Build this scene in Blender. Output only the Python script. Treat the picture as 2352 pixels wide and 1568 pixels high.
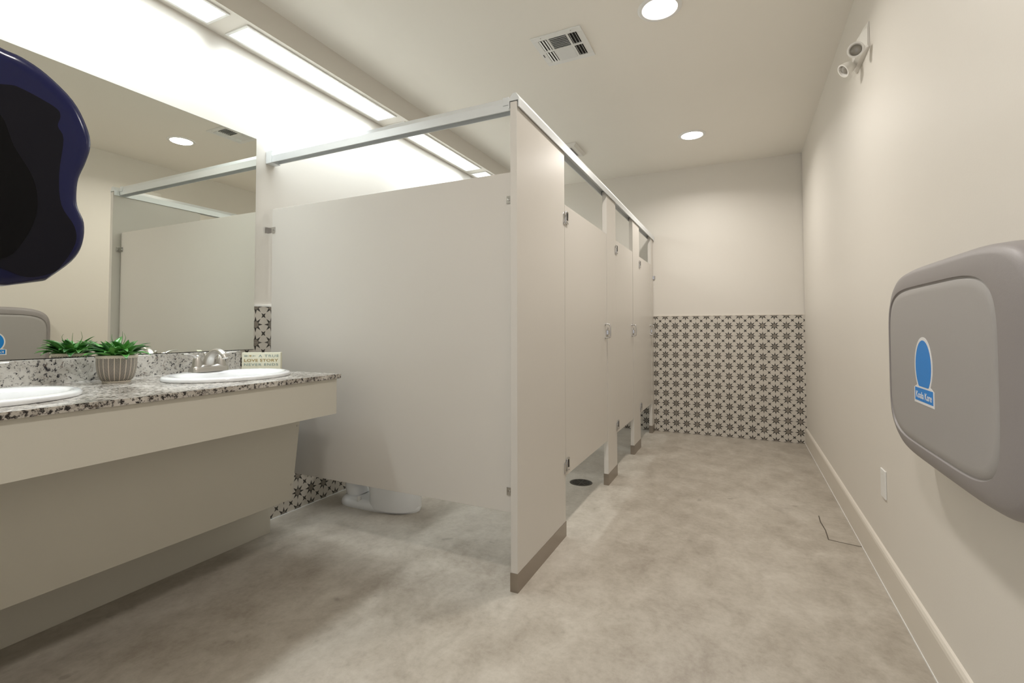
import bpy, bmesh, math, random
from mathutils import Vector, Matrix
random.seed(7)
PI = math.pi
for o in list(bpy.data.objects): bpy.data.objects.remove(o, do_unlink=True)
scene = bpy.context.scene
C = scene.collection

# ---------------------------------------------------------------- camera
cd = bpy.data.cameras.new('camera'); cam = bpy.data.objects.new('camera', cd); C.objects.link(cam)
fw = Vector((-0.43971385, 0.89765608, 0.02941592)); rt = Vector((0.89803085, 0.43993128, -0.00103285)); up = Vector((0.01386813, -0.02596225, 0.99956672))
cam.matrix_world = Matrix(((rt.x, up.x, -fw.x, 0), (rt.y, up.y, -fw.y, 0), (rt.z, up.z, -fw.z, 1.0956), (0, 0, 0, 1)))
cd.sensor_width = 36.0; cd.lens = 1122.8556 / 2352 * 36
cd.shift_x = (1176 - 1152.31) / 2352; cd.shift_y = (720.4154 - 784) / 2352
cd.clip_start = 0.02
scene.camera = cam
# ---------------------------------------------------------------- light and exposure
w = bpy.data.worlds.new('world'); scene.world = w; w.use_nodes = True
w.node_tree.nodes['Background'].inputs[0].default_value = (0.9, 0.92, 1, 1)
w.node_tree.nodes['Background'].inputs[1].default_value = .75  # fill from the world, entering where the rear wall is left out
scene.view_settings.view_transform = 'Standard'; scene.view_settings.look = 'None'
scene.view_settings.exposure = 0.74; scene.view_settings.gamma = 1; scene.view_settings.use_curve_mapping = False
PANEL_GLOW = 2.2; PANEL_W = 5.8      # soffit panels: radiance of the diffuser face, watts of the lamp behind it
DOWN_GLOW = 8.0; DOWN_W = 8.0         # round downlights, the same
PANEL_COL = (0.89, 0.965, 1.0); DOWN_COL = (1.0, 0.955, 0.905)

# ---------------------------------------------------------------- materials
def lin(h):
    if isinstance(h, str):
        h = h.lstrip('#'); c = [int(h[i:i+2], 16) / 255 for i in (0, 2, 4)]
        return tuple((x / 12.92 if x <= .04045 else ((x + .055) / 1.055) ** 2.4) for x in c) + (1,)
    return tuple(h) + (1,)
class NT:
    def __init__(s, name):
        s.m = bpy.data.materials.new(name); s.m.use_nodes = True; s.t = s.m.node_tree
        s.b = s.t.nodes['Principled BSDF']
    def n(s, kind, **kw):
        x = s.t.nodes.new(kind)
        for k, v in kw.items(): setattr(x, k, v)
        return x
    def l(s, a, b): s.t.links.new(a, b)
    def put(s, sock, v):
        if hasattr(v, 'is_output'): s.l(v, sock)
        else: sock.default_value = v
    def m_(s, op, a, b=None, c=None):
        x = s.n('ShaderNodeMath', operation=op); s.put(x.inputs[0], a)
        if b is not None: s.put(x.inputs[1], b)
        if c is not None: s.put(x.inputs[2], c)
        return x.outputs[0]
    def mix(s, f, a, b):
        x = s.n('ShaderNodeMix', data_type='RGBA'); s.put(x.inputs[0], f); s.put(x.inputs[6], a); s.put(x.inputs[7], b); return x.outputs[2]
    def coord(s, which='Object'): return s.n('ShaderNodeTexCoord').outputs[which]
    def noise(s, scale, detail=4, rough=.55, vec=None, dist=0):
        x = s.n('ShaderNodeTexNoise'); x.inputs['Scale'].default_value = scale; x.inputs['Detail'].default_value = detail
        x.inputs['Roughness'].default_value = rough; x.inputs['Distortion'].default_value = dist
        s.l(vec if vec is not None else s.coord(), x.inputs['Vector']); return x.outputs[0]
    def ramp(s, f, stops):
        x = s.n('ShaderNodeValToRGB'); e = x.color_ramp.elements
        while len(e) < len(stops): e.new(.5)
        for el, (p, c) in zip(e, stops): el.position = p; el.color = c
        s.l(f, x.inputs[0]); return x.outputs[0]
    def bump(s, h, strength=.1, dist=.01):
        x = s.n('ShaderNodeBump'); x.inputs['Strength'].default_value = strength; x.inputs['Distance'].default_value = dist
        s.l(h, x.inputs['Height']); s.l(x.outputs[0], s.b.inputs['Normal'])
def plain(name, col, rough=.5, metal=0, bump=0, bscale=200, var=0, spec=None, coat=0):
    t = NT(name); c = lin(col); t.b.inputs['Roughness'].default_value = rough; t.b.inputs['Metallic'].default_value = metal
    if spec is not None: t.b.inputs['Specular IOR Level'].default_value = spec
    if coat: t.b.inputs['Coat Weight'].default_value = coat; t.b.inputs['Coat Roughness'].default_value = .05
    nz = t.noise(3.0, 3)
    a = tuple(x * (1 - var) for x in c[:3]) + (1,); b = tuple(min(1, x * (1 + var)) for x in c[:3]) + (1,)
    t.l(t.mix(nz, a, b), t.b.inputs['Base Color'])
    if bump: t.bump(t.noise(bscale, 2), bump, .002)
    return t.m
def emit(name, col, power):
    t = NT(name); t.b.inputs['Base Color'].default_value = (.9, .9, .9, 1)
    t.b.inputs['Emission Color'].default_value = tuple(col) + (1,); t.b.inputs['Emission Strength'].default_value = power
    return t.m
WALL = plain('wall_paint', '#E1DCD3', .5, bump=.08, bscale=180, var=.01)
CEIL = plain('ceiling_paint', '#F3EFE6', .75, bump=.05, bscale=150, var=.01)
TRIMW = plain('trim_paint', '#DDD6CA', .35, var=.01)
LAM = plain('partition_laminate', '#D2CDC5', .34, bump=.05, bscale=400, var=.015)
VAN = plain('vanity_laminate', '#D0CCC0', .42, bump=.04, bscale=300, var=.015)
WHITE = plain('white_enamel', '#EDEDEA', .35)
WHITEP = plain('white_plastic', '#E6E3DC', .35)
PORC = plain('porcelain', '#F0F1F2', .08, coat=.4)
CHROME = plain('chrome', '#C9C8C6', .16, 1)
NICKEL = plain('brushed_nickel', '#C9C5BF', .36, 1, bump=.05, bscale=500)
ALU = plain('satin_aluminium', '#E2E5E6', .36, .35, bump=.03, bscale=500)
STEEL = plain('stainless_shoe', '#A39A90', .33, 1, bump=.06, bscale=60, var=.05)
DARKM = plain('dark_gap', '#24211E', .6)
GREYP = plain('grey_plastic', '#918C8B', .45, bump=.12, bscale=700)  # panel plastic again, darker: the station shell's shade is put into the colour
GREYD = plain('grey_plastic_panel', '#A5A2A0', .42, bump=.12, bscale=700)
GREEN = None
LIGHTP = emit('panel_diffuser', PANEL_COL, PANEL_GLOW)
LIGHTD = emit('downlight_lens', DOWN_COL, DOWN_GLOW)
def mirror_mat():
    t = NT('mirror_glass'); t.b.inputs['Base Color'].default_value = (.82, .83, .77, 1)
    t.b.inputs['Metallic'].default_value = 1; t.b.inputs['Roughness'].default_value = .0; return t.m
MIRROR = mirror_mat()
def concrete():
    t = NT('concrete_floor'); co = t.coord()
    mp = t.n('ShaderNodeMapping'); mp.inputs['Scale'].default_value = (1, .7, 1); mp.inputs['Rotation'].default_value = (0, 0, .5); t.l(co, mp.inputs[0])
    big = t.noise(1.6, 7, .6, mp.outputs[0], .25)
    c = t.ramp(big, [(.30, lin('#887D6F')), (.45, lin('#A39A8C')), (.56, lin('#B9B1A4')), (.72, lin('#CAC3B8'))])
    mid = t.noise(8, 10, .7, mp.outputs[0], .3)
    c2 = t.ramp(mid, [(.32, lin('#7C7061')), (.49, lin('#ABA295')), (.68, lin('#CFC8BC'))])
    c = t.mix(.42, c, c2)
    fine = t.noise(38, 6, .7)
    c3 = t.ramp(fine, [(.32, lin('#766D61')), (.5, lin('#A9A297')), (.7, lin('#C4BEB5'))])
    c = t.mix(.2, c, c3)
    sp = t.noise(9, 2, .5, co); spot = t.ramp(sp, [(.71, (0, 0, 0, 1)), (.76, (1, 1, 1, 1))])
    spf = t.m_('MULTIPLY', t.n('ShaderNodeRGBToBW').outputs[0], 1)
    s = t.n('ShaderNodeRGBToBW'); t.l(spot, s.inputs[0])
    c = t.mix(t.m_('MULTIPLY', s.outputs[0], .35), c, lin('#6D6459'))
    t.l(c, t.b.inputs['Base Color'])
    r = t.n('ShaderNodeMapRange'); t.l(mid, r.inputs[0]); r.inputs[3].default_value = .28; r.inputs[4].default_value = .48; t.l(r.outputs[0], t.b.inputs['Roughness'])
    t.bump(fine, .05, .003)
    return t.m
CONC = concrete()
def granite(name, lo, light, dark):
    t = NT(name); co = t.coord()
    d = t.noise(75, 5, .62, co, .3); d2 = t.noise(190, 3, .65, co, .2); d3 = t.noise(9, 4, .6, co, .3)
    base = t.ramp(d3, [(.35, lin(light[0])), (.6, lin(light[1]))])
    v = t.m_('ADD', t.m_('ADD', t.m_('MULTIPLY', d, .6), t.m_('MULTIPLY', d2, .25)), t.m_('MULTIPLY', d3, .15))
    g = t.ramp(v, [(lo, (0, 0, 0, 1)), (lo + .03, (.5, .5, .5, 1)), (lo + .07, (1, 1, 1, 1))])
    bw = t.n('ShaderNodeRGBToBW'); t.l(g, bw.inputs[0])
    c = t.mix(bw.outputs[0], lin(dark), base)
    w2 = t.noise(60, 3, .6, co); f = t.ramp(w2, [(.60, (0, 0, 0, 1)), (.66, (1, 1, 1, 1))]); b2 = t.n('ShaderNodeRGBToBW'); t.l(f, b2.inputs[0])
    c = t.mix(t.m_('MULTIPLY', b2.outputs[0], .5), c, lin('#7D6A5E'))
    t.l(c, t.b.inputs['Base Color']); t.b.inputs['Roughness'].default_value = .16
    return t.m
GRAN = granite('granite', .412, ('#B9B5AE', '#DEDCD7'), '#2B2A30')
GRAN2 = granite('granite_slab', .442, ('#ABA399', '#D6D1C9'), '#2A2625')
PT = .1016
def tile(axis, off):
    t = NT('patterned_tile_' + axis); co = t.coord(); sx = t.n('ShaderNodeSeparateXYZ'); t.l(co, sx.inputs[0])
    U0 = t.m_('DIVIDE', t.m_('SUBTRACT', sx.outputs[axis.upper()], off), PT)
    V0 = t.m_('DIVIDE', sx.outputs['Z'], PT)
    def fold(x): return t.m_('SUBTRACT', t.m_('FRACT', t.m_('ADD', x, 20.5)), .5)
    u = t.m_('ABSOLUTE', fold(U0)); v = t.m_('ABSOLUTE', fold(V0))
    # eight-spiked star: rotate folded coordinates by the nearest of the axes 0, 45, 90
    hi = t.m_('MAXIMUM', u, v); lo = t.m_('MINIMUM', u, v)           # first octant: 0..45 degrees
    r2 = .70710678
    x45 = t.m_('MULTIPLY', t.m_('ADD', hi, lo), r2); y45 = t.m_('MULTIPLY', t.m_('SUBTRACT', hi, lo), r2)
    near0 = t.m_('LESS_THAN', t.m_('DIVIDE', lo, t.m_('ADD', hi, 1e-5)), .41421356)
    def sel(a, b): return t.m_('ADD', t.m_('MULTIPLY', near0, a), t.m_('MULTIPLY', t.m_('SUBTRACT', 1.0, near0), b))
    X = sel(hi, x45); Y = sel(lo, y45)
    spike = t.m_('LESS_THAN', Y, t.m_('MULTIPLY', t.m_('SUBTRACT', .45, X), .275))
    core = t.m_('LESS_THAN', t.m_('SQRT', t.m_('ADD', t.m_('MULTIPLY', X, X), t.m_('MULTIPLY', Y, Y))), .178)
    # small four-pointed star in the cell centre
    a = t.m_('SUBTRACT', .5, u); b = t.m_('SUBTRACT', .5, v)
    s_ = t.m_('MULTIPLY', t.m_('ADD', a, b), r2); t_ = t.m_('ABSOLUTE', t.m_('MULTIPLY', t.m_('SUBTRACT', a, b), r2))
    four = t.m_('LESS_THAN', t_, t.m_('MULTIPLY', t.m_('SUBTRACT', .20, s_), .36))
    four2 = t.m_('LESS_THAN', t_, t.m_('MULTIPLY', t.m_('SUBTRACT', .13, s_), .75))
    four = t.m_('MAXIMUM', four, t.m_('MULTIPLY', four2, 1.0))
    # per-tile tone
    comb = t.n('ShaderNodeCombineXYZ'); t.l(t.m_('FLOOR', t.m_('ADD', U0, .5)), comb.inputs[0]); t.l(t.m_('FLOOR', t.m_('ADD', V0, .5)), comb.inputs[1])
    wn = t.n('ShaderNodeTexWhiteNoise'); t.l(comb.outputs[0], wn.inputs[0])
    soft = t.noise(30, 3)
    petal = t.mix(wn.outputs[0], lin('#D6D0C6'), lin('#CFC9BF')); petal = t.mix(soft, petal, lin('#C6C0B5'))
    grey = t.mix(wn.outputs[0], lin('#857D72'), lin('#7A746A'))
    dark = lin('#38352F')
    c = t.mix(spike, petal, dark); c = t.mix(four, c, dark); c = t.mix(core, c, grey)
    # grout every 8 inches
    def near(x, o_): 
        f = t.m_('ABSOLUTE', t.m_('SUBTRACT', t.m_('FRACT', t.m_('ADD', t.m_('MULTIPLY', t.m_('SUBTRACT', x, o_), .5), 20.5)), .5))
        return t.m_('LESS_THAN', f, .0055)
    gr = t.m_('MAXIMUM', near(U0, 0), near(V0, 0))
    c = t.mix(t.m_('MULTIPLY', gr, .55), c, lin('#A9A399'))
    t.l(c, t.b.inputs['Base Color']); t.b.inputs['Roughness'].default_value = .45
    return t.m
TILE_L = tile('y', 2.1520); TILE_F = tile('x', -.8282)

# ---------------------------------------------------------------- mesh helpers
def add_box(bm, x0, x1, y0, y1, z0, z1, bev=0):
    r = bmesh.ops.create_cube(bm, size=1)
    for v in r['verts']: v.co = Vector(((x0 + x1) / 2 + v.co.x * (x1 - x0), (y0 + y1) / 2 + v.co.y * (y1 - y0), (z0 + z1) / 2 + v.co.z * (z1 - z0)))
    if bev:
        es = list({e for v in r['verts'] for e in v.link_edges})
        bmesh.ops.bevel(bm, geom=es, offset=bev, segments=2, affect='EDGES', profile=.5)
def loft(bm, rings, cap0=True, cap1=True, closed=True):
    vs = [[bm.verts.new(p) for p in r] for r in rings]; n = len(vs[0])
    for a, b in zip(vs, vs[1:]):
        for i in range(n if closed else n - 1):
            j = (i + 1) % n
            try: bm.faces.new((a[i], a[j], b[j], b[i]))
            except ValueError: pass
    if cap0: bm.faces.new(list(reversed(vs[0])))
    if cap1: bm.faces.new(vs[-1])
    return vs
def add_cyl(bm, p0, p1, r0, r1=None, seg=24, cap=True):
    r1 = r0 if r1 is None else r1
    p0 = Vector(p0); p1 = Vector(p1); d = (p1 - p0).normalized(); a = d.orthogonal().normalized(); b = d.cross(a)
    ring = lambda p, r: [p + a * r * math.cos(2 * PI * i / seg) + b * r * math.sin(2 * PI * i / seg) for i in range(seg)]
    loft(bm, [ring(p0, r0), ring(p1, r1)], cap, cap)
def sweep(bm, pts, rad, seg=16, side=Vector((0, 1, 0)), cap=True):
    """tube along pts; rad = list of (half width along side, half thickness)"""
    pts = [Vector(p) for p in pts]; rings = []
    for i, p in enumerate(pts):
        t = (pts[min(i + 1, len(pts) - 1)] - pts[max(i - 1, 0)]).normalized()
        s = (side - t * side.dot(t)).normalized(); n = t.cross(s)
        a, b = rad[i]
        rings.append([p + s * a * math.cos(2 * PI * k / seg) + n * b * math.sin(2 * PI * k / seg) for k in range(seg)])
    loft(bm, rings, cap, cap)
def smoothpath(pts, n=4):
    """Catmull-Rom through tuples of any length"""
    out = []
    P = [pts[0]] + list(pts) + [pts[-1]]
    for i in range(1, len(P) - 2):
        for k in range(n):
            t = k / n
            out.append(tuple(.5 * ((2 * b) + (-a + c) * t + (2 * a - 5 * b + 4 * c - d) * t * t + (-a + 3 * b - 3 * c + d) * t ** 3)
                             for a, b, c, d in zip(P[i - 1], P[i], P[i + 1], P[i + 2])))
    out.append(tuple(pts[-1])); return out
def lathe(bm, prof, cx=0, cy=0, seg=48, cap0=True, cap1=False):
    loft(bm, [[(cx + r * math.cos(2 * PI * i / seg), cy + r * math.sin(2 * PI * i / seg), z) for i in range(seg)] for r, z in prof], cap0, cap1)
def sup(cx, cy, a, b, n, seg=64):
    out = []
    for i in range(seg):
        t = 2 * PI * i / seg; c, s = math.cos(t), math.sin(t)
        out.append((cx + a * math.copysign(abs(c) ** (2 / n), c), cy + b * math.copysign(abs(s) ** (2 / n), s)))
    return out
def obj(name, bm, mat, parent=None, smooth=False, origin=None):
    bmesh.ops.recalc_face_normals(bm, faces=bm.faces)
    me = bpy.data.meshes.new(name)
    if origin is not None: bmesh.ops.translate(bm, verts=bm.verts, vec=-Vector(origin))
    bm.to_mesh(me); bm.free()
    mats = mat if isinstance(mat, (list, tuple)) else [mat]
    for m in mats: me.materials.append(m)
    if smooth:
        for p in me.polygons: p.use_smooth = True
        try: me.set_sharp_from_angle(angle=math.radians(smooth if smooth is not True else 40))
        except Exception: pass
    o = bpy.data.objects.new(name, me); C.objects.link(o)
    if parent is not None:
        o.parent = parent
        if origin is None: o.location = -parent.location     # geometry is written in world coordinates
        else: o.location = Vector(origin) - parent.location
    elif origin is not None: o.location = origin
    return o
def box(name, mat, dims, parent=None, bev=0):
    bm = bmesh.new(); add_box(bm, *dims, bev=bev); return obj(name, bm, mat, parent)
def thing(name, label, cat, loc, group=None):
    o = bpy.data.objects.new(name, None); C.objects.link(o); o.location = loc; o.empty_display_size = .1
    o['label'] = label; o['category'] = cat
    if group: o['group'] = group
    return o
def tag(o, label, cat, group=None):
    o['label'] = label; o['category'] = cat
    if group: o['group'] = group
    return o
def struct(o): o['kind'] = 'structure'; return o
def dup(root, loc, label=None):
    r = root.copy(); C.objects.link(r); r.location = loc
    if label: r['label'] = label
    for ch in list(root.children):
        c = ch.copy(); C.objects.link(c); c.parent = r
        for g in list(ch.children):
            d = g.copy(); C.objects.link(d); d.parent = c
    return r
def text(name, s, size, mat, parent, M, spacing=1.0, extrude=.0006, width=None, bold=0):
    cu = bpy.data.curves.new(name, 'FONT'); cu.body = s; cu.size = size; cu.extrude = extrude; cu.align_x = 'LEFT'; cu.space_character = spacing; cu.offset = bold
    t = bpy.data.objects.new(name + '_tmp', cu); C.objects.link(t)
    dg = bpy.context.evaluated_depsgraph_get(); me = bpy.data.meshes.new_from_object(t.evaluated_get(dg)); bpy.data.objects.remove(t, do_unlink=True)
    xs = [v.co.x for v in me.vertices]; x0, x1 = min(xs), max(xs)
    k = (width / (x1 - x0)) if width else 1
    for v in me.vertices: v.co.x = (v.co.x - (x0 + x1) / 2) * k
    me.materials.clear(); me.materials.append(mat)
    me.transform(M)
    o = bpy.data.objects.new(name, me); C.objects.link(o); o.parent = parent; o.location = -parent.location
    return o

# ---------------------------------------------------------------- room
XL, XR, YF, HC = -2.436, .5435, 5.4406, 2.780
YB = .15; XE = -.62; YE = -1.30; ZS = 2.6387; XS = -2.203; ZT = 1.2192
struct(box('floor', CONC, (XL - .12, XR + .12, YE - .12, YF + .12, -.1, 0)))
struct(box('ceiling', CEIL, (XL - .12, XR + .12, YE - .12, YF + .12, HC, HC + .1)))
struct(box('wall_left', WALL, (XL - .12, XL - .008, YB, YF, 0, HC)))
struct(box('wall_right', WALL, (XR, XR + .12, YE, YF, 0, HC)))
struct(box('wall_far', WALL, (XL - .12, XR + .12, YF + .008, YF + .12, 0, HC)))
struct(box('wall_back', WALL, (XL - .12, XE, YB - .12, YB, 0, HC)))
struct(box('wall_entry', WALL, (XE - .12, XE, YE, YB - .12, 0, HC)))
# painted face of the walls above the tile wainscot, and the wainscots themselves
struct(box('trim_1', WALL, (XL - .008, XS, YB, YF + .008, ZS, HC)))                   # soffit along the left wall
struct(box('trim_2', TILE_L, (XL - .008, XL, YB, YF, 0, ZT)))
struct(box('trim_3', TILE_F, (XL, XR, YF, YF + .008, 0, ZT)))
bm = bmesh.new(); add_box(bm, XL - .008, XL + .001, YB, YF, ZT, ZT + .008); struct(obj('trim_4', bm, WHITE))
bm = bmesh.new(); add_box(bm, XL, XR, YF - .001, YF + .008, ZT, ZT + .008); struct(obj('trim_5', bm, TRIMW))
# baseboard with an eased top edge
bm = bmesh.new()
prof = [(XR, 0), (XR - .015, 0), (XR - .015, .130), (XR - .0125, .140), (XR - .007, .147), (XR, .150)]
loft(bm, [[(x, y, z) for x, z in prof] for y in (YE, YF)])
struct(obj('baseboard_right', bm, TRIMW))
bm = bmesh.new(); add_box(bm, XR - .017, XR - .015, YE, YF, 0, .006); struct(obj('trim_6', bm, WHITE))   # caulk line
bm = bmesh.new(); add_box(bm, XL, XL + .004, YB, YF, 0, .004); struct(obj('trim_7', bm, WHITE))

# ---------------------------------------------------------------- soffit light panels
def lamp(parent, loc, size, col, watts, spread, shape='RECTANGLE'):
    ld = bpy.data.lights.new('lamp', 'AREA'); ld.shape = shape; ld.size = size[0]; ld.size_y = size[1]; ld.color = col; ld.energy = watts; ld.spread = spread
    o = bpy.data.objects.new('lamp', ld); C.objects.link(o); o.parent = parent; o.location = Vector(loc) - parent.location; return o
def soffit_light(y0, y1, label):
    t = thing('soffit_light', label, 'ceiling light', ((-2.318), (y0 + y1) / 2, ZS), 'long flush lights in the soffit')
    X0, X1 = -2.405, -2.232
    bm = bmesh.new(); f = .014
    for d in ((X0, X0 + f, y0, y1), (X1 - f, X1, y0, y1), (X0 + f, X1 - f, y0, y0 + f), (X0 + f, X1 - f, y1 - f, y1)):
        add_box(bm, *d, ZS - .007, ZS, bev=.001)
    obj('frame', bm, WHITE, t)
    box('diffuser', LIGHTP, (X0 + f, X1 - f, y0 + f, y1 - f, ZS - .004, ZS), t)
    lamp(t, ((X0 + X1) / 2, (y0 + y1) / 2, ZS - .0055), (X1 - X0 - 2 * f, y1 - y0 - 2 * f), PANEL_COL, PANEL_W * (y1 - y0) / 1.2, math.radians(122))
for y0, l in ((.33, 'long white soffit light panel nearest the camera, cut by the top of the photo'),
              (1.622, 'long white light panel in the soffit above the end of the mirror, fully in view'),
              (2.914, 'long white light panel in the soffit, its near end behind the steel head rail'),
              (4.206, 'farthest light panel in the soffit, only its near end showing above the partition')):
    soffit_light(y0, min(y0 + 1.200, YF - .03), l)

# ---------------------------------------------------------------- downlights
def downlight(x, y, label):
    t = thing('downlight', label, 'downlight', (x, y, HC), 'round recessed downlights')
    bm = bmesh.new(); lathe(bm, [(.112, HC), (.112, HC - .003), (.104, HC - .007), (.090, HC - .007), (.086, HC - .003), (.086, HC)], x, y, 64, False, False); obj('trim_ring', bm, WHITE, t, True)
    bm = bmesh.new(); lathe(bm, [(.087, HC - .001), (.086, HC - .004), (.05, HC - .007), (.001, HC - .008)], x, y, 64, True, True); obj('lens', bm, LIGHTD, t, True)
    lamp(t, (x, y, HC - .0088), (.165, .165), DOWN_COL, DOWN_W, math.radians(150), 'DISK')
downlight(-.363, 2.635, 'glowing round downlight cut by the top edge of the photo, beside the air vent')
downlight(-.363, 4.525, 'glowing round downlight nearer the far wall, past the ceiling vent')
downlight(-.363, .75, 'extra unseen round downlight added over the entrance beside the towel dispenser')  # added lamp out of view, helps brighten the room

# ---------------------------------------------------------------- ceiling air register
def register():
    x0, x1, y0, y1 = -1.083, -.782, 2.589, 2.911; cx, cy = (x0 + x1) / 2, (y0 + y1) / 2
    t = thing('air_vent', 'white square four-way ceiling air vent with dark louvres', 'air vent', (cx, cy, HC))
    box('duct_opening', DARKM, (x0 + .03, x1 - .03, y0 + .03, y1 - .03, HC - .0015, HC), t)
    ix0, ix1, iy0, iy1 = x0 + .035, x1 - .035, y0 + .04, y1 - .04
    ca, cb = cx - .052, cx + .052
    bm = bmesh.new()
    for d in ((x0, x1, y0, iy0), (x0, x1, iy1, y1), (x0, ix0, iy0, iy1), (ix1, x1, iy0, iy1)): add_box(bm, *d, HC - .007, HC, bev=.0015)
    for d in ((ca - .012, ca, iy0, iy1), (cb, cb + .012, iy0, iy1), (ix0, ca - .012, cy - .008, cy + .008), (cb + .012, ix1, cy - .008, cy + .008), (ca, cb, cy - .006, cy + .006)):
        add_box(bm, *d, HC - .007, HC)
    obj('frame', bm, WHITE, t)
    def slat(ax, a0, a1, pos, tilt, w=.0125):
        bm = bmesh.new(); z = HC - .008; dx = w / 2 * math.cos(tilt); dz = w / 2 * math.sin(tilt)
        q = [(-dx, -dz), (dx, dz), (dx, dz + .001), (-dx, -dz + .001)]
        if ax == 'x': rings = [[(a, pos + p, z + r) for p, r in q] for a in (a0, a1)]
        else: rings = [[(pos + p, a, z + r) for p, r in q] for a in (a0, a1)]
        loft(bm, rings); obj('slat', bm, WHITE, t)
    n = 7
    for k in range(n):
        slat('x', ca + .001, cb - .001, iy0 + (cy - .006 - iy0) * (k + .5) / n, 1.0)
        slat('x', ca + .001, cb - .001, cy + .006 + (iy1 - cy - .006) * (k + .5) / n, -.55, .017)
    for k in range(3):
        for b0, b1 in ((iy0 + .002, cy - .009), (cy + .009, iy1 - .002)):
            slat('y', b0, b1, cb + .012 + (ix1 - cb - .012) * (k + .5) / 3, -.95, .012)
            slat('y', b0, b1, ix0 + (ca - .012 - ix0) * (k + .5) / 3, -.30, .012)
    bm = bmesh.new(); add_box(bm, x0 + .012, x0 + .016, cy + .02, cy + .05, HC - .0085, HC - .007); obj('damper_lever', bm, DARKM, t)
    for sx in (x0 + .06, x1 - .06):
        bm = bmesh.new(); add_cyl(bm, (sx, y0 + .014, HC - .0085), (sx, y0 + .014, HC - .007), .0035, seg=12); obj('screw', bm, NICKEL, t)
register()
# exhaust fan cover
t = thing('exhaust_fan', 'small white square exhaust fan cover on ceiling behind the head rail', 'exhaust fan', (-1.47, 4.39, HC))
fx0, fx1, fy0, fy1 = -1.62, -1.325, 4.225, 4.56
bm = bmesh.new()
rect = lambda a, z: [(fx0 + a, fy0 + a, z), (fx1 - a, fy0 + a, z), (fx1 - a, fy1 - a, z), (fx0 + a, fy1 - a, z)]
loft(bm, [rect(0, HC), rect(0, HC - .008), rect(.022, HC - .028), rect(.05, HC - .03), rect(.055, HC - .022)])
obj('cover', bm, WHITEP, t)
bm = bmesh.new()
for k in range(14): yy = fy0 + .062 + k * (fy1 - fy0 - .124) / 13; add_box(bm, fx0 + .06, fx1 - .06, yy - .004, yy + .004, HC - .027, HC - .0215)
obj('grille', bm, GREYP, t)

# ---------------------------------------------------------------- toilet partitions
XP = -.8456; TP = .031; ZP = 2.064; YQ = 1.9225
PG = 'stall pilasters'
def pilaster(y0, y1, label):
    t = thing('pilaster', label, 'pilaster', (XP - TP / 2, (y0 + y1) / 2, 0), PG)
    box('post_panel', LAM, (XP - TP, XP, y0, y1, .004, ZP), t, bev=.0012)
    bm = bmesh.new(); a = .0022
    for d in ((XP, XP + a, y0 - a, y1 + a), (XP - TP - a, XP - TP, y0 - a, y1 + a), (XP - TP, XP, y0 - a, y0), (XP - TP, XP, y1, y1 + a)):
        add_box(bm, *d, 0, .078)
    obj('shoe', bm, STEEL, t)
    return t
pilaster(1.874, 2.4947, 'wide pilaster at the near corner of the stalls, steel shoe on the floor')
pilaster(3.418, 3.688, 'second stall pilaster, between the first and second doors')
pilaster(4.338, 4.640, 'third stall pilaster, between the second and third doors')
pilaster(5.292, 5.436, 'narrow last stall pilaster against the tiled far wall')
def side_panel(y, label, lowbr=True):
    t = thing('partition_panel', label, 'partition panel', (-1.64, y, .305), 'partition panels between the stalls')
    x0, x1 = -2.4045, XP - TP - .013
    box('board', LAM, (x0, x1, y, y + .025, .305, 1.778), t, bev=.0012)
    for z in (1.657, .395):
        for side in (0, 1):
            bm = bmesh.new(); xa = XL if side == 0 else XP - TP - .001; s = 1 if side == 0 else -1
            wd = .058 if side == 0 else .040; zc = z if side == 0 else z
            add_box(bm, min(xa, xa + s * wd), max(xa, xa + s * wd), y - .003, y - .0004, zc - .017, zc + .017, bev=.0006)
            add_box(bm, min(xa, xa + s * .003), max(xa, xa + s * .003), y - .024, y - .003, zc - .017, zc + .017)
            b = obj('bracket', bm, CHROME, t)
            bm = bmesh.new(); xx = xa + s * (wd - .012); lathe(bm, [(.006, 0), (.0055, .002), (.001, .0032)], 0, 0, 14, True, True)
            bmesh.ops.rotate(bm, verts=bm.verts, matrix=Matrix.Rotation(PI / 2, 3, 'X'))
            bmesh.ops.translate(bm, verts=bm.verts, vec=(xx, y - .003, zc))
            s_ = obj('screw', bm, CHROME, b, True); s_.location = (0, 0, 0); 
    return t
side_panel(YQ, 'large light grey end partition panel facing the camera beside the sinks')
side_panel(3.545, 'partition panel inside, dividing the first stall from the second stall')
side_panel(4.480, 'partition panel inside, dividing the second stall from the third stall')
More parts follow.
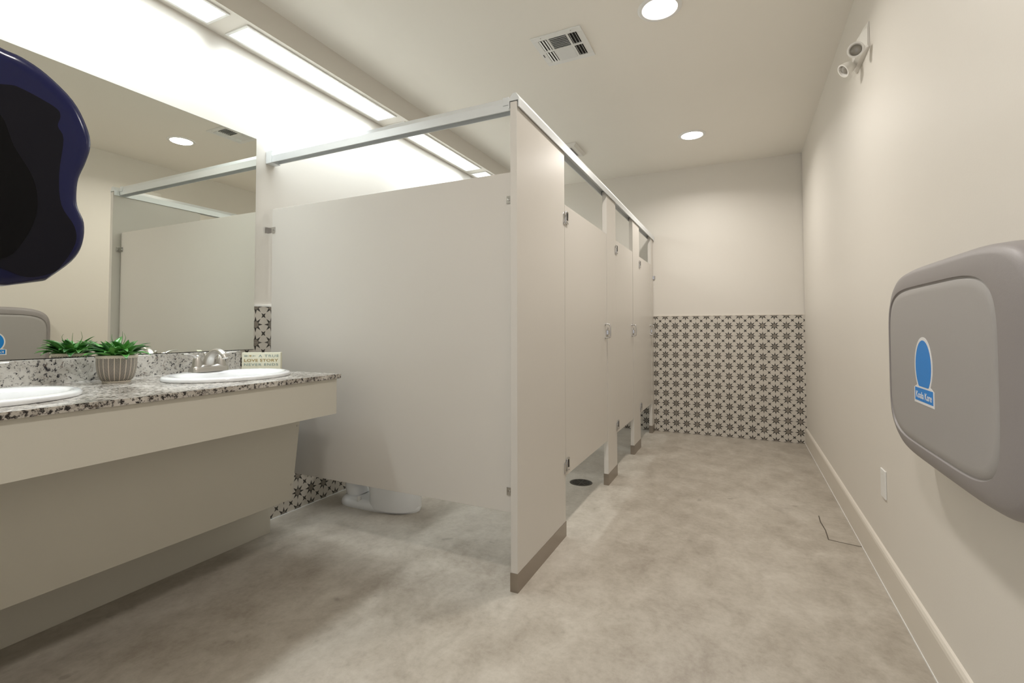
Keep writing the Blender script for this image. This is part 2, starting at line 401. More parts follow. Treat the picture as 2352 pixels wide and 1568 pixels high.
def door(y0, y1, label, latch=True):
    t = thing('stall_door', label, 'stall door', (XP - .0125, y0, .31), 'stall doors')
    x0, x1 = XP - .0265, XP - .0015
    box('door_panel', LAM, (x0, x1, y0 + .003, y1 - .006, .312, 1.762), t, bev=.0012)
    for z in (1.693, .368):
        bm = bmesh.new(); add_box(bm, XP + .0005, XP + .003, y0 - .030, y0 + .004, z - .042, z + .020, bev=.0006)
        add_box(bm, XP + .0005, XP + .006, y0 + .004, y0 + .046, z - .034, z + .034, bev=.0012)
        for dy, dz in ((-.020, -.034), (-.020, .012), (.038, -.026), (.012, -.026)):
            add_cyl(bm, (XP + .002, y0 + dy, z + dz), (XP + .0075, y0 + dy, z + dz), .004, seg=12)
        h = obj('hinge', bm, CHROME, t, 30)
        bm = bmesh.new(); add_box(bm, XP + .0055, XP + .0066, y0 + .013, y0 + .036, z - .014, z + .026)
        d = obj('hinge_slot', bm, DARKM, h); d.location = (0, 0, 0)
    bm = bmesh.new(); hy = y1 - .055; za, zb = 1.030, 1.122
    pts = [(XP - .002, hy, za), (XP + .022, hy, za), (XP + .034, hy, za + .012), (XP + .034, hy, zb - .012), (XP + .022, hy, zb), (XP - .002, hy, zb)]
    pts = smoothpath(pts, 5); sweep(bm, pts, [(.0075, .005)] * len(pts), 12, Vector((0, 1, 0)))
    for z in (za, zb): add_cyl(bm, (XP - .0015, hy, z), (XP + .003, hy, z), .0105, seg=20)
    obj('handle', bm, CHROME, t, 50)
    bm = bmesh.new(); add_box(bm, XP - .0015, XP + .004, y1 - .034, y1 - .010, 1.045, 1.085, bev=.001); add_box(bm, XP + .0005, XP + .014, y1 - .012, y1 + .002, 1.05, 1.08, bev=.001)
    obj('latch', bm, CHROME, t)
    bm = bmesh.new(); add_box(bm, XP + .0005, XP + .003, y1 + .006, y1 + .022, 1.03, 1.10, bev=.0006); obj('keeper', bm, CHROME, t)
door(2.500, 3.414, 'first stall door, the nearest, closed with chrome pull handle')
door(3.692, 4.334, 'middle stall door, closed with chrome pull handle')
door(4.644, 5.288, 'last stall door, closed, nearest the tiled far wall')
bm = bmesh.new(); add_box(bm, XP, XP + .003, 5.395, 5.4385, 1.62, 1.655); add_box(bm, XP, XP + .022, 5.4365, 5.4395, 1.62, 1.655)
tag(obj('wall_bracket', bm, CHROME), 'small chrome bracket fixing the last pilaster to the far wall', 'bracket')
# head rails
def rail_prof(c, s=1):  # (horizontal offset, z)
    return [(c + s * .0265, 2.040), (c + s * .0265, 2.078), (c + s * .012, 2.103), (c - s * .002, 2.103), (c - s * .0235, 2.078), (c - s * .0235, 2.040),
            (c - s * .0185, 2.040), (c - s * .0185, 2.070), (c + s * .0215, 2.070), (c + s * .0215, 2.040)]
def rail_prof2(c, s=1):
    return rail_prof(c, s)
t = thing('head_rail', 'long aluminium head rail running over the stall doors to the far wall', 'head rail', (XP - TP / 2, 3.66, 2.04), 'aluminium head rails')
bm = bmesh.new(); loft(bm, [[(x, y, z) for x, z in rail_prof(-.8628)] for y in (1.8765, 5.440)]); obj('rail', bm, ALU, t)
bm = bmesh.new(); add_box(bm, -.8360, -.8330, 5.415, 5.4398, 2.032, 2.085); obj('end_bracket', bm, ALU, t)
t = thing('head_rail', 'shorter aluminium head rail from the left wall above the end partition', 'head rail', (-1.66, YQ + .0125, 2.05), 'aluminium head rails')
bm = bmesh.new(); loft(bm, [[(x, y, z + .006) for y, z in rail_prof(YQ + .0125, -1)] for x in (XL + .02, XP - TP - .014)]); obj('rail', bm, ALU, t)
bm = bmesh.new(); add_box(bm, XL - .007, XL + .040, YQ - .018, YQ + .044, 2.042, 2.114, bev=.0015); obj('wall_bracket', bm, ALU, t)
bm = bmesh.new(); add_box(bm, XP - TP - .050, XP - TP - .0215, YQ - .018, YQ - .0145, 2.07, 2.105); obj('corner_bracket', bm, ALU, t)

# ---------------------------------------------------------------- vanity
ZC = .882; XC = -1.6953; YC = 1.7405
SINKS = [(-2.03, .600), (-2.03, 1.415)]
AX, AY = .222, .262
t = thing('countertop', 'speckled granite countertop holding two white oval sinks', 'countertop', (-2.05, .95, ZC))
bm = bmesh.new()
# slab with two oval cut-outs: strips around each hole
def slab_with_holes(bm, x0, x1, y0, y1, z0, z1, holes, ha, hb, seg=48):
    ym = (holes[0][1] + holes[1][1]) / 2; cells = [(y0, ym, holes[0]), (ym, y1, holes[1])]
    for (a, b, (cx, cy)) in cells:
        top, out = [], []
        for i in range(seg):
            th = 2 * PI * i / seg; c, s = math.cos(th), math.sin(th)
            top.append((cx + ha * c, cy + hb * s))
            kx = ((x1 - cx) / c) if c > 1e-9 else ((x0 - cx) / c if c < -1e-9 else 1e9)
            ky = ((b - cy) / s) if s > 1e-9 else ((a - cy) / s if s < -1e-9 else 1e9)
            k = min(kx, ky); out.append((cx + k * c, cy + k * s))
        # snap nearest samples onto rectangle corners
        for qx, qy in ((x0, a), (x0, b), (x1, a), (x1, b)):
            i = min(range(seg), key=lambda i: (out[i][0] - qx) ** 2 + (out[i][1] - qy) ** 2); out[i] = (qx, qy)
        rings = [[(x, y, z1) for x, y in top], [(x, y, z1) for x, y in out], [(x, y, z0) for x, y in out], [(x, y, z0) for x, y in top], [(x, y, z1) for x, y in top]]
        loft(bm, rings, False, False)
slab_with_holes(bm, XL, XC, YB, YC, ZC - .020, ZC, SINKS, AX - .02, AY - .02)
bmesh.ops.remove_doubles(bm, verts=bm.verts, dist=1e-5)
obj('slab', bm, GRAN2, t)
box('backsplash', GRAN, (XL, XL + .020, YB, YC + .004, ZC, .977), t, bev=.001)
t = thing('vanity_cabinet', 'beige laminate vanity base with deep apron and sloped knee panel', 'vanity', (-2.0, .95, 0))
bm = bmesh.new(); add_box(bm, -1.725, -1.706, YB + .003, 1.724, .698, ZC - .020); add_box(bm, XL, -1.725, 1.705, 1.724, .698, ZC - .020) if False else None
obj('apron', bm, VAN, t)
bm = bmesh.new(); q = [(-1.948, .700), (-2.006, .253), (-2.022, .253), (-1.964, .700)]
loft(bm, [[(x, y, z) for x, z in q] for y in (YB + .003, 1.735)]); sp = obj('sloped_panel', bm, VAN, t)
for z in (.62, .33):
    xx = -2.006 + (z - .253) * (.058 / .447)
    bm = bmesh.new(); add_cyl(bm, (xx - .001, 1.722, z), (xx + .0025, 1.722, z), .005, seg=14); s = obj('screw', bm, NICKEL, sp); s.location = (0, 0, 0)
box('kick_panel', VAN, (XL + .001, -2.288, YB + .003, 1.84, .0005, .262), t)
# wall cleats that carry the top
box('support_cleat', VAN, (XL + .001, -1.97, YB + .003, YB + .02, .30, ZC - .021), t)

# sinks
def sink(cx, cy, label):
    t = thing('sink', label, 'sink', (cx, cy, ZC), 'white oval sinks set in the granite countertop')
    bm = bmesh.new(); N = 72
    def ring(a, b, z, dx=0): return [(cx + dx + a * math.cos(2 * PI * i / N), cy + b * math.sin(2 * PI * i / N), z) for i in range(N)]
    R = [ring(AX - .012, AY - .012, ZC + .0008), ring(AX, AY, ZC + .0012), ring(AX + .001, AY + .001, ZC + .010), ring(AX - .005, AY - .005, ZC + .0165), ring(AX - .018, AY - .018, ZC + .019),
         ring(AX - .05, AY - .032, ZC + .017, .018), ring(AX - .062, AY - .046, ZC + .008, .026), ring(AX - .07, AY - .056, ZC - .02, .03), ring(AX - .085, AY - .08, ZC - .07, .03),
         ring(AX - .12, AY - .13, ZC - .115, .03), ring(.05, .05, ZC - .135, .03), ring(.022, .022, ZC - .138, .03)]
    loft(bm, R, False, True)
    R2 = [ring(AX - .03, AY - .03, ZC + .0006), ring(AX - .05, AY - .05, ZC - .03, .01), ring(AX - .065, AY - .06, ZC - .08, .03), ring(AX - .11, AY - .12, ZC - .13, .03), ring(.03, .03, ZC - .15, .03)]
    loft(bm, R2, False, True)
    obj('basin', bm, PORC, t, 60)
    bm = bmesh.new(); lathe(bm, [(.021, ZC - .1378), (.021, ZC - .134), (.014, ZC - .132), (.002, ZC - .131)], cx + .03, cy, 24, True, True); obj('drain', bm, CHROME, t, True)
sink(*SINKS[1], 'white oval sink at the end of the counter beside the love story sign')
sink(*SINKS[0], 'white oval sink nearest the camera, cut by the left edge of the photo')
# faucets
def faucet(cx, cy, label):
    ox, oy, oz = cx - .172, cy + .018, ZC + .018
    t = thing('faucet', label, 'faucet', (ox, oy, oz), 'brushed nickel faucets at the sinks')
    bm = bmesh.new()   # deck base: saddle shaped along y
    rings = []
    for k in range(17):
        y = -.082 + .164 * k / 16; e = math.sqrt(max(0, 1 - (y / .0825) ** 2)); hw = .016 + .012 * e ** .5
        h = .020 + .010 * math.cos(y / .082 * PI / 2) + (.0 if abs(y) < .03 else .004)
        if k in (0, 16): hw = .018
        rings.append([(ox + a * hw, oy + y, oz + b * h) for a, b in ((1.05, 0), (1.0, .5), (.75, .9), (.35, 1), (-.35, 1), (-.75, .9), (-1, .5), (-1.05, 0))])
    loft(bm, rings); obj('base', bm, NICKEL, t, 60)
    P = smoothpath([(ox - .004, oy, oz + .010, .030, .026), (ox - .002, oy, oz + .040, .026, .023), (ox + .012, oy, oz + .070, .020, .018), (ox + .040, oy, oz + .090, .017, .014),
                    (ox + .075, oy, oz + .092, .0155, .012), (ox + .104, oy, oz + .078, .0145, .0115), (ox + .114, oy, oz + .062, .013, .0115)], 5)
    bm = bmesh.new(); sweep(bm, [p[:3] for p in P], [(p[3], p[4]) for p in P], 24, Vector((0, 1, 0))); obj('spout', bm, NICKEL, t, 60)
    for s in (-1, 1):
        bm = bmesh.new(); hy = oy + s * .055
        lathe(bm, [(.0235, oz + .018), (.0225, oz + .026), (.019, oz + .045), (.0145, oz + .064), (.009, oz + .074), (.001, oz + .077)], ox, hy, 28, True, True)
        Q = smoothpath([(ox, hy - s * .002, oz + .058, .012, .010), (ox + .002, hy + s * .018, oz + .074, .011, .007), (ox + .006, hy + s * .042, oz + .081, .010, .0045), (ox + .010, hy + s * .070, oz + .083, .008, .003)], 5)
        sweep(bm, [p[:3] for p in Q], [(p[3], p[4]) for p in Q], 16, Vector((1, 0, 0)))
        h = obj('handle', bm, NICKEL, t, 50)
        bm = bmesh.new(); lathe(bm, [(.0245, oz + .010), (.0245, oz + .017), (.022, oz + .0185)], ox, hy, 28, True, True); c = obj('collar', bm, CHROME, h, True); c.location = (0, 0, 0)
    bm = bmesh.new(); add_cyl(bm, (ox - .030, oy, oz), (ox - .030, oy, oz + .075), .003, seg=12); lathe(bm, [(.007, oz + .072), (.008, oz + .080), (.005, oz + .085), (.001, oz + .086)], ox - .030, oy, 16, True, True)
    obj('lift_rod', bm, NICKEL, t, 50)
faucet(*SINKS[1], 'brushed nickel two-handle faucet on the sink beside the sign')
faucet(*SINKS[0], 'brushed nickel two-handle faucet on the sink nearest the camera')

# mirror
t = thing('wall_mirror', 'large frameless wall mirror above the granite backsplash', 'mirror', (XL, .99, .980))
box('backing', DARKM, (XL, XL + .005, YB + .005, 1.8335, .979, 2.159), t)
box('glass', MIRROR, (XL + .005, XL + .0085, YB + .005, 1.8315, .981, 2.157), t)

# ---------------------------------------------------------------- potted plant
def pot_mat():
    t = NT('herringbone_ceramic'); co = t.coord(); sx = t.n('ShaderNodeSeparateXYZ'); t.l(co, sx.inputs[0])
    th = t.m_('ARCTAN2', sx.outputs['Y'], sx.outputs['X'])
    U = t.m_('MULTIPLY', t.m_('ADD', th, PI), 22 / (2 * PI)); f = t.m_('FRACT', U); par = t.m_('MODULO', t.m_('FLOOR', U), 2.0)
    g = t.m_('ADD', t.m_('MULTIPLY', par, f), t.m_('MULTIPLY', t.m_('SUBTRACT', 1.0, par), t.m_('SUBTRACT', 1.0, f)))
    st = t.m_('FRACT', t.m_('ADD', t.m_('MULTIPLY', sx.outputs['Z'], 205.0), t.m_('MULTIPLY', g, 1.9)))
    line = t.m_('LESS_THAN', st, .42); b1 = t.m_('LESS_THAN', f, .07); b2 = t.m_('GREATER_THAN', f, .93)
    cream = t.m_('MAXIMUM', line, t.m_('MAXIMUM', b1, b2))
    t.l(t.mix(cream, lin('#23282C'), lin('#CFC6B6')), t.b.inputs['Base Color']); t.b.inputs['Roughness'].default_value = .55
    return t.m
def leaf_mat():
    t = NT('leaf_green'); n = t.noise(14, 3); c = t.ramp(n, [(.35, lin('#2C5E2C')), (.55, lin('#4E8F3C')), (.75, lin('#7DB45C'))])
    t.l(c, t.b.inputs['Base Color']); t.b.inputs['Roughness'].default_value = .33; return t.m
LEAF = leaf_mat()
PX, PY = -2.250, 1.086; ZCk = ZC; ZC = ZC + .0006
t = thing('potted_plant', 'small green leafy plant in a herringbone patterned pot on the counter', 'potted plant', (PX, PY, ZC))
bm = bmesh.new(); Pp = smoothpath([(.0460, ZC + .006), (.0530, ZC + .013), (.0610, ZC + .035), (.0655, ZC + .065), (.0665, ZC + .097)], 4)
lathe(bm, Pp + [(.062, ZC + .097), (.060, ZC + .08)], PX, PY, 64, True, False); pot = obj('pot', bm, pot_mat(), t, True, origin=(PX, PY, ZC))
CREAM = plain('cream_ceramic', '#CFC6B6', .5); SOIL = plain('soil', '#2A2019', .9, bump=.5, bscale=120)
bm = bmesh.new(); lathe(bm, [(.0668, ZC + .096), (.0682, ZC + .099), (.0682, ZC + .106), (.066, ZC + .108), (.062, ZC + .106), (.061, ZC + .096)], PX, PY, 64, False, False); r = obj('rim', bm, CREAM, t, True)
bm = bmesh.new(); lathe(bm, [(.046, ZC), (.0465, ZC + .003), (.0465, ZC + .0065), (.045, ZC + .007)], PX, PY, 48, True, True); obj('foot', bm, CREAM, t, True)
bm = bmesh.new(); lathe(bm, [(.0605, ZC + .086), (.03, ZC + .092), (.001, ZC + .093)], PX, PY, 32, True, True); obj('soil', bm, SOIL, t, True)
bm = bmesh.new()
def leaf(bm, base, az, el, L, W, curl):
    d = Vector((math.cos(az), math.sin(az), 0)); side = Vector((-math.sin(az), math.cos(az), 0)); n = 8
    rows = []; p = Vector(base); a = el
    for k in range(n + 1):
        s = k / n; w = W * (math.sin(PI * min(1, .16 + s * .84)) ** .75) * (1 - .25 * s) if k < n else .0004
        nrm = Vector((0, 0, 1)) * math.cos(a) - d * math.sin(a); fold = .35 * w
        rows.append([p - side * w + nrm * fold, p - side * w * .5 + nrm * fold * .3, p.copy(), p + side * w * .5 + nrm * fold * .3, p + side * w + nrm * fold])
        p = p + (d * math.cos(a) + Vector((0, 0, 1)) * math.sin(a)) * (L / n); a -= curl / n
    th = .0007
    vs = [[bm.verts.new(q) for q in r] for r in rows]
    for a_, b_ in zip(vs, vs[1:]):
        for i in range(4): bm.faces.new((a_[i], a_[i + 1], b_[i + 1], b_[i]))
rnd = random.Random(11)
cent = [(.030 * math.cos(k * 2 * PI / 6 + .3), .030 * math.sin(k * 2 * PI / 6 + .3)) for k in range(6)] + [(0, 0)]
for ci, (ax_, ay_) in enumerate(cent):
    oa = math.atan2(ay_, ax_)
    for k in range(9):
        outer = k < 6
        az = oa + rnd.uniform(-1.3, 1.3) if ci < 6 else rnd.uniform(0, 2 * PI)
        if not outer: az = rnd.uniform(0, 2 * PI)
        el = rnd.uniform(.75, 1.3) if outer else rnd.uniform(1.0, 1.45)
        leaf(bm, (PX + ax_ + .004 * math.cos(az), PY + ay_ + .004 * math.sin(az), ZC + .086), az, el, rnd.uniform(.095, .13) if outer else rnd.uniform(.075, .095), rnd.uniform(.015, .021), rnd.uniform(.7, 1.7) if outer else rnd.uniform(.2, .9))
foliage = obj('foliage', bm, LEAF, t, True)
sol = foliage.modifiers.new('thickness', 'SOLIDIFY'); sol.thickness = .0008
bm = bmesh.new()
for az, lean, H in ((2.2, .3, .062), (.4, .25, .055), (-1.0, .35, .05)):
    pts = smoothpath([(PX + .02 * math.cos(az), PY + .02 * math.sin(az), ZC + .12), (PX + .025 * math.cos(az), PY + .025 * math.sin(az), ZC + .15), (PX + .034 * math.cos(az), PY + .034 * math.sin(az), ZC + .175), (PX + .024 * math.cos(az), PY + .030 * math.sin(az), ZC + .12 + H + .02)], 4)
    sweep(bm, pts, [(.0018 * (1 - .8 * i / (len(pts) - 1)),) * 2 for i in range(len(pts))], 6, Vector((.3, 1, 0)))
obj('stem', bm, LEAF, t, True)

# ---------------------------------------------------------------- sign
ZC = ZCk + .0006
A = Vector((-2.250, 1.632, ZC)); B = Vector((-2.088, 1.7275, ZC)); e = (B - A).normalized(); nrm = Vector((e.y, -e.x, 0)); Wd = (B - A).length
mid = (A + B) / 2; SH = .092
t = thing('block_sign', 'cream block sign reading A TRUE LOVE STORY NEVER ENDS', 'sign', mid)
M = Matrix(((e.x, 0, nrm.x, mid.x), (e.y, 0, nrm.y, mid.y), (0, 1, 0, ZC), (0, 0, 0, 1)))
SIGN = plain('cream_paint', '#E9E7D2', .6); INKB = plain('ink_blue_grey', '#8DA09C', .7); INKG = plain('ink_gold', '#A8925E', .7)
bm = bmesh.new(); add_box(bm, -Wd / 2, Wd / 2, 0, SH, -.022, 0, bev=.0012); bmesh.ops.transform(bm, matrix=M, verts=bm.verts); obj('block', bm, SIGN, t)
def tm(x, y): return M @ Matrix.Translation((x, y, .0004))
text('lettering', 'A TRUE', .017, INKB, t, tm(.036, SH - .0225), 1.2, width=.098, bold=.00005)
text('lettering', 'LOVE STORY', .0195, INKG, t, tm(0, SH - .0455), 1.05, width=.165, bold=.0003)
text('lettering', 'NEVER ENDS', .0165, INKB, t, tm(0, SH - .0655), 1.2, width=.165, bold=.00005)
bm = bmesh.new()
hp = []
for i in range(28):
    a = 2 * PI * i / 28; hp.append((.00030 * 16 * math.sin(a) ** 3, .00030 * (13 * math.cos(a) - 5 * math.cos(2 * a) - 2 * math.cos(3 * a) - math.cos(4 * a))))
loft(bm, [[(x - .0525, y + SH - .0165, z) for x, y in hp] for z in (.0002, .001)]); bmesh.ops.transform(bm, matrix=M, verts=bm.verts); obj('painted_heart', bm, INKG, t)
bm = bmesh.new(); yy = SH - .0165
add_box(bm, -.081, -.060, yy - .0005, yy + .0005, .0002, .0009); add_box(bm, -.046, -.026, yy - .0005, yy + .0005, .0002, .0009)
for k in range(4):
    for s in (-1, 1):
        x = -.0805 + k * .004
        loft(bm, [[(x, yy, z), (x + .0012, yy, z), (x - .0018, yy + s * .0045, z), (x - .003, yy + s * .0045, z)] for z in (.0002, .0009)])
for s in (-1, 1):
    loft(bm, [[(-.034, yy, z), (-.0328, yy, z), (-.0385, yy + s * .004, z), (-.0397, yy + s * .004, z)] for z in (.0002, .0009)])
bmesh.ops.transform(bm, matrix=M, verts=bm.verts); obj('painted_arrow', bm, INKB, t)

# ---------------------------------------------------------------- toilet
t = thing('toilet', 'white toilet in the first stall, base showing below the partition', 'toilet', (-2.0, 2.44, 0))
TY = 2.440
def egg(x0, x1, hw, z, n=2.6, N=56, nose=.62):
    """rounded outline from rear x0 to front x1"""
    out = []; cx = x0 + (x1 - x0) * (1 - nose)
    for i in range(N):
        a = 2 * PI * i / N; c, s = math.cos(a), math.sin(a)
        ax = (x1 - cx) if c > 0 else (cx - x0); nn = 2.2 if c > 0 else 3.6
        out.append((cx + ax * math.copysign(abs(c) ** (2 / nn), c), TY + hw * math.copysign(abs(s) ** (2 / nn), s), z))
    return out
bm = bmesh.new()
loft(bm, [egg(-2.295, -1.750, .126, 0), egg(-2.297, -1.748, .128, .012), egg(-2.292, -1.753, .123, .030), egg(-2.280, -1.765, .108, .044), egg(-2.26, -1.79, .09, .05)])
loft(bm, [egg(-2.06, -1.752, .1245, .012), egg(-2.06, -1.753, .121, .09), egg(-2.08, -1.752, .119, .17), egg(-2.17, -1.745, .125, .24), egg(-2.22, -1.715, .155, .31), egg(-2.24, -1.690, .180, .36), egg(-2.245, -1.685, .185, .385)])
loft(bm, [egg(-2.36, -2.10, .10, .385), egg(-2.37, -2.10, .12, .33), egg(-2.33, -2.08, .10, .26), egg(-2.29, -2.06, .075, .18)])
P = smoothpath([(-2.21, TY, .03, .07, .06), (-2.235, TY, .10, .078, .06), (-2.20, TY, .175, .085, .055), (-2.12, TY, .215, .09, .05), (-2.06, TY, .17, .095, .05), (-2.03, TY, .10, .09, .05), (-2.02, TY, .04, .08, .05)], 5)
sweep(bm, [p[:3] for p in P], [(p[3], p[4]) for p in P], 24, Vector((0, 1, 0)))
obj('bowl', bm, PORC, t, 60)
bm = bmesh.new(); loft(bm, [egg(-2.235, -1.680, .188, .386), egg(-2.24, -1.675, .192, .392), egg(-2.24, -1.675, .192, .402), egg(-2.23, -1.69, .18, .408)]); obj('seat', bm, WHITE, t, 50)
bm = bmesh.new(); loft(bm, [egg(-2.235, -1.685, .186, .410), egg(-2.24, -1.680, .19, .415), egg(-2.23, -1.69, .18, .424), egg(-2.15, -1.80, .08, .428)]); obj('lid', bm, WHITE, t, 50)
bm = bmesh.new(); add_box(bm, -2.425, -2.255, TY - .21, TY + .21, .385, .72, bev=.02); obj('tank', bm, PORC, t, 50)
bm = bmesh.new(); add_box(bm, -2.43, -2.247, TY - .22, TY + .22, .722, .755, bev=.01); obj('tank_lid', bm, PORC, t, 50)
bm = bmesh.new(); add_cyl(bm, (-2.247, TY - .15, .67), (-2.235, TY - .15, .67), .012); add_box(bm, -2.24, -2.232, TY - .16, TY - .09, .662, .678, bev=.003); obj('flush_lever', bm, CHROME, t)
for s in (-1, 1):
    bm = bmesh.new(); lathe(bm, [(.014, .034), (.0135, .060), (.010, .066), (.001, .068)], -2.12, TY + s * .102, 20, True, True); obj('bolt_cap', bm, WHITE, t, 50)

# ---------------------------------------------------------------- floor drain and patch
DX, DY = -1.037, 3.395
t = thing('floor_drain', 'round dark metal floor drain grate just inside the first stall', 'floor drain', (DX, DY, 0))
DRM = plain('drain_metal', '#6A665F', .4, 1); 
bm = bmesh.new(); lathe(bm, [(.080, 0), (.079, .0015), (.066, .0015), (.066, 0)], DX, DY, 48, False, False); obj('rim', bm, DRM, t, True)
bm = bmesh.new(); lathe(bm, [(.066, 0), (.066, .0005)], DX, DY, 48, True, True); obj('opening', bm, DARKM, t)
bm = bmesh.new()
for r in (.014, .026, .038, .050, .062): lathe(bm, [(r, .0006), (r, .002), (r - .004, .002), (r - .004, .0006)], DX, DY, 40, False, False)
for k in range(8):
    a = k * PI / 8; c, s = math.cos(a), math.sin(a)
    if k % 2 == 0:
        loft(bm, [[(DX + c * l - s * w_, DY + s * l + c * w_, z) for l, w_ in ((-.066, -.003), (.066, -.003), (.066, .003), (-.066, .003))] for z in (.0006, .0022)])
obj('grate', bm, DRM, t)
t = thing('floor_access_patch', 'square patched concrete cover outlined by a crack beside the baseboard', 'floor patch', (.455, 3.21, 0))
pp = [(.388, 3.405), (.384, 3.30), (.392, 3.18), (.388, 3.045), (.45, 3.030), (.5275, 3.016), (.5275, 3.400), (.46, 3.402)]
CRK = plain('crack_dark', '#5E564B', .9)
bm = bmesh.new(); loft(bm, [[(x, y, z) for x, y in pp] for z in (.0001, .0010)]); obj('joint', bm, CRK, t)
cxp, cyp = .46, 3.21
bm = bmesh.new(); loft(bm, [[(cxp + (x - cxp) * (.93 if x < .5 else 1), cyp + (y - cyp) * .982, z) for x, y in pp] for z in (.0008, .0018)]); obj('concrete_cover', bm, CONC, t)

# ---------------------------------------------------------------- right wall fittings
bm = bmesh.new(); add_box(bm, XR - .006, XR, 2.592, 2.668, .366, .486, bev=.002)
t = thing('wall_plate', 'blank white cover plate low on the right wall under the changing station', 'wall plate', (XR, 2.63, .43))
obj('plate', bm, WHITE, t)
for z in (.385, .467):
    bm = bmesh.new(); add_cyl(bm, (XR - .0068, 2.63, z), (XR - .006, 2.63, z), .0035, seg=12); obj('screw', bm, WHITEP, t)
# emergency light
EY, EZ = 2.72, 2.433
t = thing('emergency_light', 'white twin-head emergency light high on the right wall', 'emergency light', (XR, 2.88, EZ))
bm = bmesh.new()
pr = [(XR - .0005, -.02), (XR - .010, -.02), (XR - .030, .03), (XR - .036, .08), (XR - .036, .16), (XR - .030, .21), (XR - .010, .25), (XR - .0005, .25)]
loft(bm, [[(XR - (XR - x) * s, EY + y, z) for x, y in pr] for z, s in ((EZ - .058, .55), (EZ - .046, 1), (EZ + .030, .9), (EZ + .057, .45))])
obj('housing', bm, WHITEP, t)
def head(p, d, name='lamp_head'):
    p = Vector(p); d = Vector(d).normalized()
    bm = bmesh.new(); k_ = .86
    a = d.orthogonal().normalized(); b = d.cross(a); rings = []
    for off, r in ((-.034, .018), (-.028, .030), (-.005, .036), (.010, .0385), (.014, .0385), (.014, .031), (.004, .027)):
        rings.append([p + d * off + (a * math.cos(2 * PI * i / 32) + b * math.sin(2 * PI * i / 32)) * r * .86 for i in range(32)])
    loft(bm, rings, True, True)
    h = obj(name, bm, WHITEP, t, 50)
    bm = bmesh.new(); rings = []
    for off, r in ((.004, .0268), (.009, .020), (.011, .008)):
        rings.append([p + d * off + (a * math.cos(2 * PI * i / 32) + b * math.sin(2 * PI * i / 32)) * r * .86 for i in range(32)])
    loft(bm, rings, True, True)
    l = obj('lens', bm, plain('frosted_lens', '#8E897F', .15, coat=.5), h, 50); l.location = (0, 0, 0)
    bm = bmesh.new(); sweep(bm, [tuple(p - d * .02), (p.x + .012, p.y + .012, p.z + .006), (XR - .030, p.y + .02, p.z + .02)], [(.014, .014)] * 3, 16, Vector((0, 1, 0))); obj('swivel_arm', bm, WHITEP, t, 50)
head((XR - .058, EY - .045, EZ - .075), (-.22, -.95, -.25))
head((XR - .068, EY + .135, EZ - .075), (-.80, -.25, -.55))

# baby changing station
BX = .4435
t = thing('baby_changing_station', 'grey folded baby changing station with a blue label on the right wall', 'changing station', (XR, 1.607, .994))
def bring(cy, cz, a, b, n, x, sc=0): return [(x, y, z) for y, z in sup(cy, cz, a + sc, b + sc, n, 96)]
bm = bmesh.new()
oc = (1.605, .994, .462, .279, 5.2)
R = [bring(*oc, XR - .001, -.008), bring(*oc, XR - .004, -.004), bring(*oc, XR - .055, 0), bring(*oc, XR - .078, -.003), bring(*oc, XR - .091, -.011), bring(*oc, XR - .0975, -.024),
     bring(1.652, .989, .391, .231, 5.2, BX - .0005), bring(1.652, .989, .385, .225, 5.2, BX - .0005), bring(1.652, .989, .383, .223, 5.2, BX + .004)]
loft(bm, R, True, False); obj('shell', bm, GREYP, t, 40)
bm = bmesh.new()
R = [bring(1.652, .989, .383, .223, 5.2, BX + .004), bring(1.652, .989, .381, .221, 5.2, BX + .0048), bring(1.652, .989, .376, .216, 5.2, BX + .001), bring(1.652, .989, .36, .20, 5.2, BX)]
loft(bm, R, False, True); obj('recessed_panel', bm, GREYD, t, 40)
# label
LW = plain('label_white', '#E9E8E8', .4); LB = plain('label_blue', '#0A86DC', .4)
def label_shape(x, g):
    cyl, czl = 1.702, .990; pts = []
    a, b = .0715 - g, .080 - g
    for i in range(41):
        th = -.72 + (PI + 1.44) * i / 40; pts.append((x, cyl - a * math.cos(th), czl + b * math.sin(th)))
    ybL, ybR = cyl + .080 - g, cyl - .080 + g
    pts += [(x, ybL, .928 - g), (x, ybL, .886 + g), (x, ybR, .886 + g), (x, ybR, .928 - g)]
    return pts
bm = bmesh.new(); loft(bm, [label_shape(BX + .0002, 0), label_shape(BX - .0008, 0)]); lb = obj('label', bm, LW, t)
lb['label'] = 'white-edged blue label'
bm = bmesh.new()
cyl, czl = 1.702, .990
el = [(cyl + .0625 * math.cos(2 * PI * i / 64), czl + .071 * math.sin(2 * PI * i / 64)) for i in range(64)]
el = [(y, max(z, .934)) for y, z in el]
loft(bm, [[(x, y, z) for y, z in el] for x in (BX - .0007, BX - .0011)]); q = obj('blue_oval', bm, LB, lb); q.location = (0, 0, 0)
bm = bmesh.new(); add_box(bm, BX - .0011, BX - .0007, cyl - .0725, cyl + .0725, .893, .929); q = obj('blue_bar', bm, LB, lb); q.location = (0, 0, 0)
MT = Matrix(((0, 0, -1, BX - .0013), (-1, 0, 0, cyl), (0, 1, 0, .901), (0, 0, 0, 1)))
q = text('lettering', 'Koala Kare', .026, LW, t, MT, 1.0, .0003, width=.126, bold=.0002); q.parent = lb; q.location = (0, 0, 0)

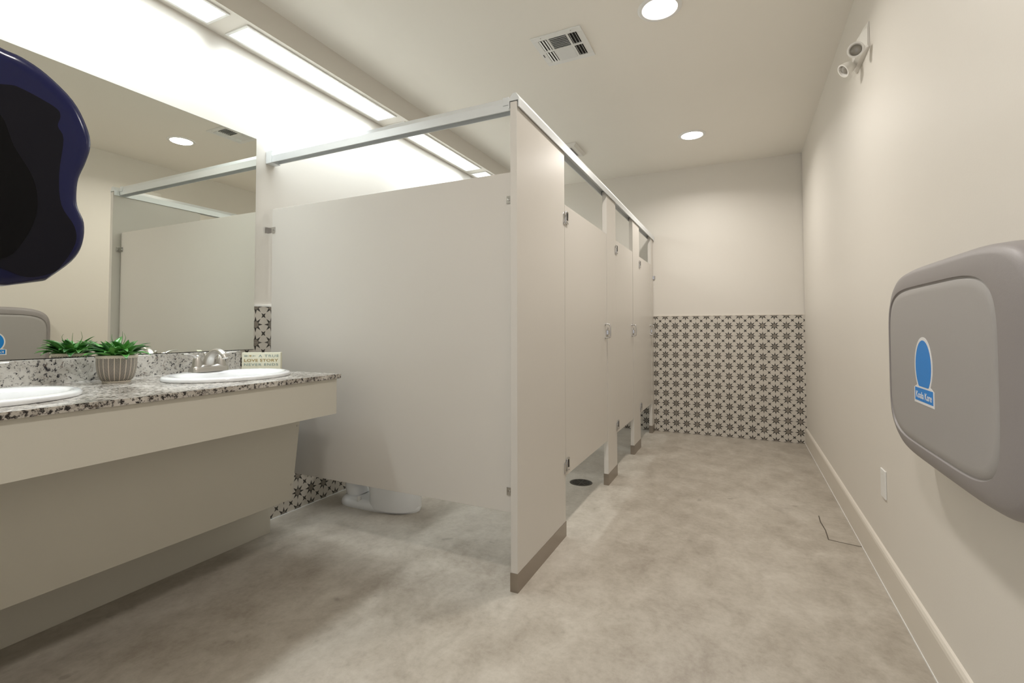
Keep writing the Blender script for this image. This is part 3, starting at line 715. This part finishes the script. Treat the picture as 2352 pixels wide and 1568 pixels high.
# ---------------------------------------------------------------- towel dispenser
def disp_mat(name, col, rough, spec):
    t = NT(name); t.b.inputs['Base Color'].default_value = col + (1,); t.b.inputs['Roughness'].default_value = rough
    t.b.inputs['Specular IOR Level'].default_value = spec; return t.m
DISP = disp_mat('navy_smoked_cover', (.011, .013, .060), .2, .2); DISPB = disp_mat('black_smoked_plastic', (.0015, .0015, .0025), .25, .12); DISPM = disp_mat('smoked_plastic_shaded', (.004, .004, .009), .22, .16)
DXF = -.93; k = .93 / .85
src = [(0, 93), (60, 122), (120, 163), (180, 225), (212, 285), (222, 330), (212, 370), (193, 410), (188, 450), (192, 480), (206, 515), (203, 560), (180, 600), (120, 643)]
prof = [(.271, 1.465), (.297, 1.462), (.324, 1.451), (.355, 1.426), (.372, 1.395), (.378, 1.368), (.373, 1.341), (.364, 1.312), (.362, 1.286), (.364, 1.268), (.372, 1.247), (.371, 1.218), (.359, 1.192), (.330, 1.162)]
prof = [(y * k, 1.0956 + (z - 1.0956) * k) for y, z in prof]
prof = [(YB + .004, prof[0][1] + .022), (YB + .07, prof[0][1] + .018)] + prof + [(.29 * k, 1.0956 + (1.152 - 1.0956) * k), (YB + .004, 1.0956 + (1.150 - 1.0956) * k)]
sm = smoothpath(prof[1:-2], 4); prof2 = [prof[0]] + sm + prof[-2:]
t = thing('towel_dispenser', 'dark blue-black glossy paper towel dispenser at the left edge', 'towel dispenser', (-1.08, YB, 1.3))
bm = bmesh.new(); cyp_, czp = YB + .10, 1.33
def dring(x, s):
    out = []
    for y, z in prof2:
        out.append((x, max(YB + .003, cyp_ + (y - cyp_) * (1 - s)), czp + (z - czp) * (1 - s)))
    return out
W0, W1 = DXF, DXF - .30
loft(bm, [dring(W0, .16), dring(W0 + .0, .10), dring(W0 - .006, .035), dring(W0 - .018, .006), dring(W0 - .03, 0), dring(W1 + .03, 0), dring(W1 + .018, .006), dring(W1 + .006, .035), dring(W1, .10)])
obj('cover', bm, DISP, t, 50)
bm = bmesh.new(); add_box(bm, W1 + .02, W0 - .02, YB + .001, YB + .15, 1.140, 1.175, bev=.008); obj('towel_chute', bm, DISP, t, 40)
bm = bmesh.new(); loft(bm, [[(x, y, z) for y, z in ((YB + .01, 1.139), (YB + .14, 1.139), (YB + .14, 1.1405), (YB + .01, 1.1405))] for x in (W1 + .04, W0 - .04)]); obj('tear_strip', bm, CHROME, t)
bm = bmesh.new(); add_box(bm, W1 + .03, W0 - .03, YB, YB + .006, 1.16, 1.50); obj('back_plate', bm, DARKM, t)

# opaque dark pieces of the cover side: see-through area, and lower-body shade put into colour
def pxw(u, v):   # a point of the side face from its place in the side view
    d = fw + rt * ((u - 1152.31) / 1122.8556) - up * ((v - 720.4154) / 1122.8556); q = d * ((W0) / d.x); return (q.y, q.z + 1.0956)
def side_piece(name, pts, mat, dx):
    P = [pxw(*p) for p in smoothpath(pts, 4)]
    bm = bmesh.new(); loft(bm, [[(W0 + x, max(y, YB + .006), z) for y, z in P] for x in (-.0004, dx)]); return obj(name, bm, mat, t)
side_piece('smoked_window_shade', [(-60, 190), (20, 195), (45, 202), (90, 225), (130, 250), (138, 268), (132, 290), (145, 320), (135, 400), (140, 470), (170, 520), (172, 560), (140, 610), (115, 628), (60, 636), (0, 615), (-60, 600)], DISPM, .0012)
side_piece('side_cap', [(-60, 240), (0, 265), (30, 335), (70, 400), (84, 450), (80, 500), (55, 550), (15, 590), (-60, 600)], DISPB, .0024)
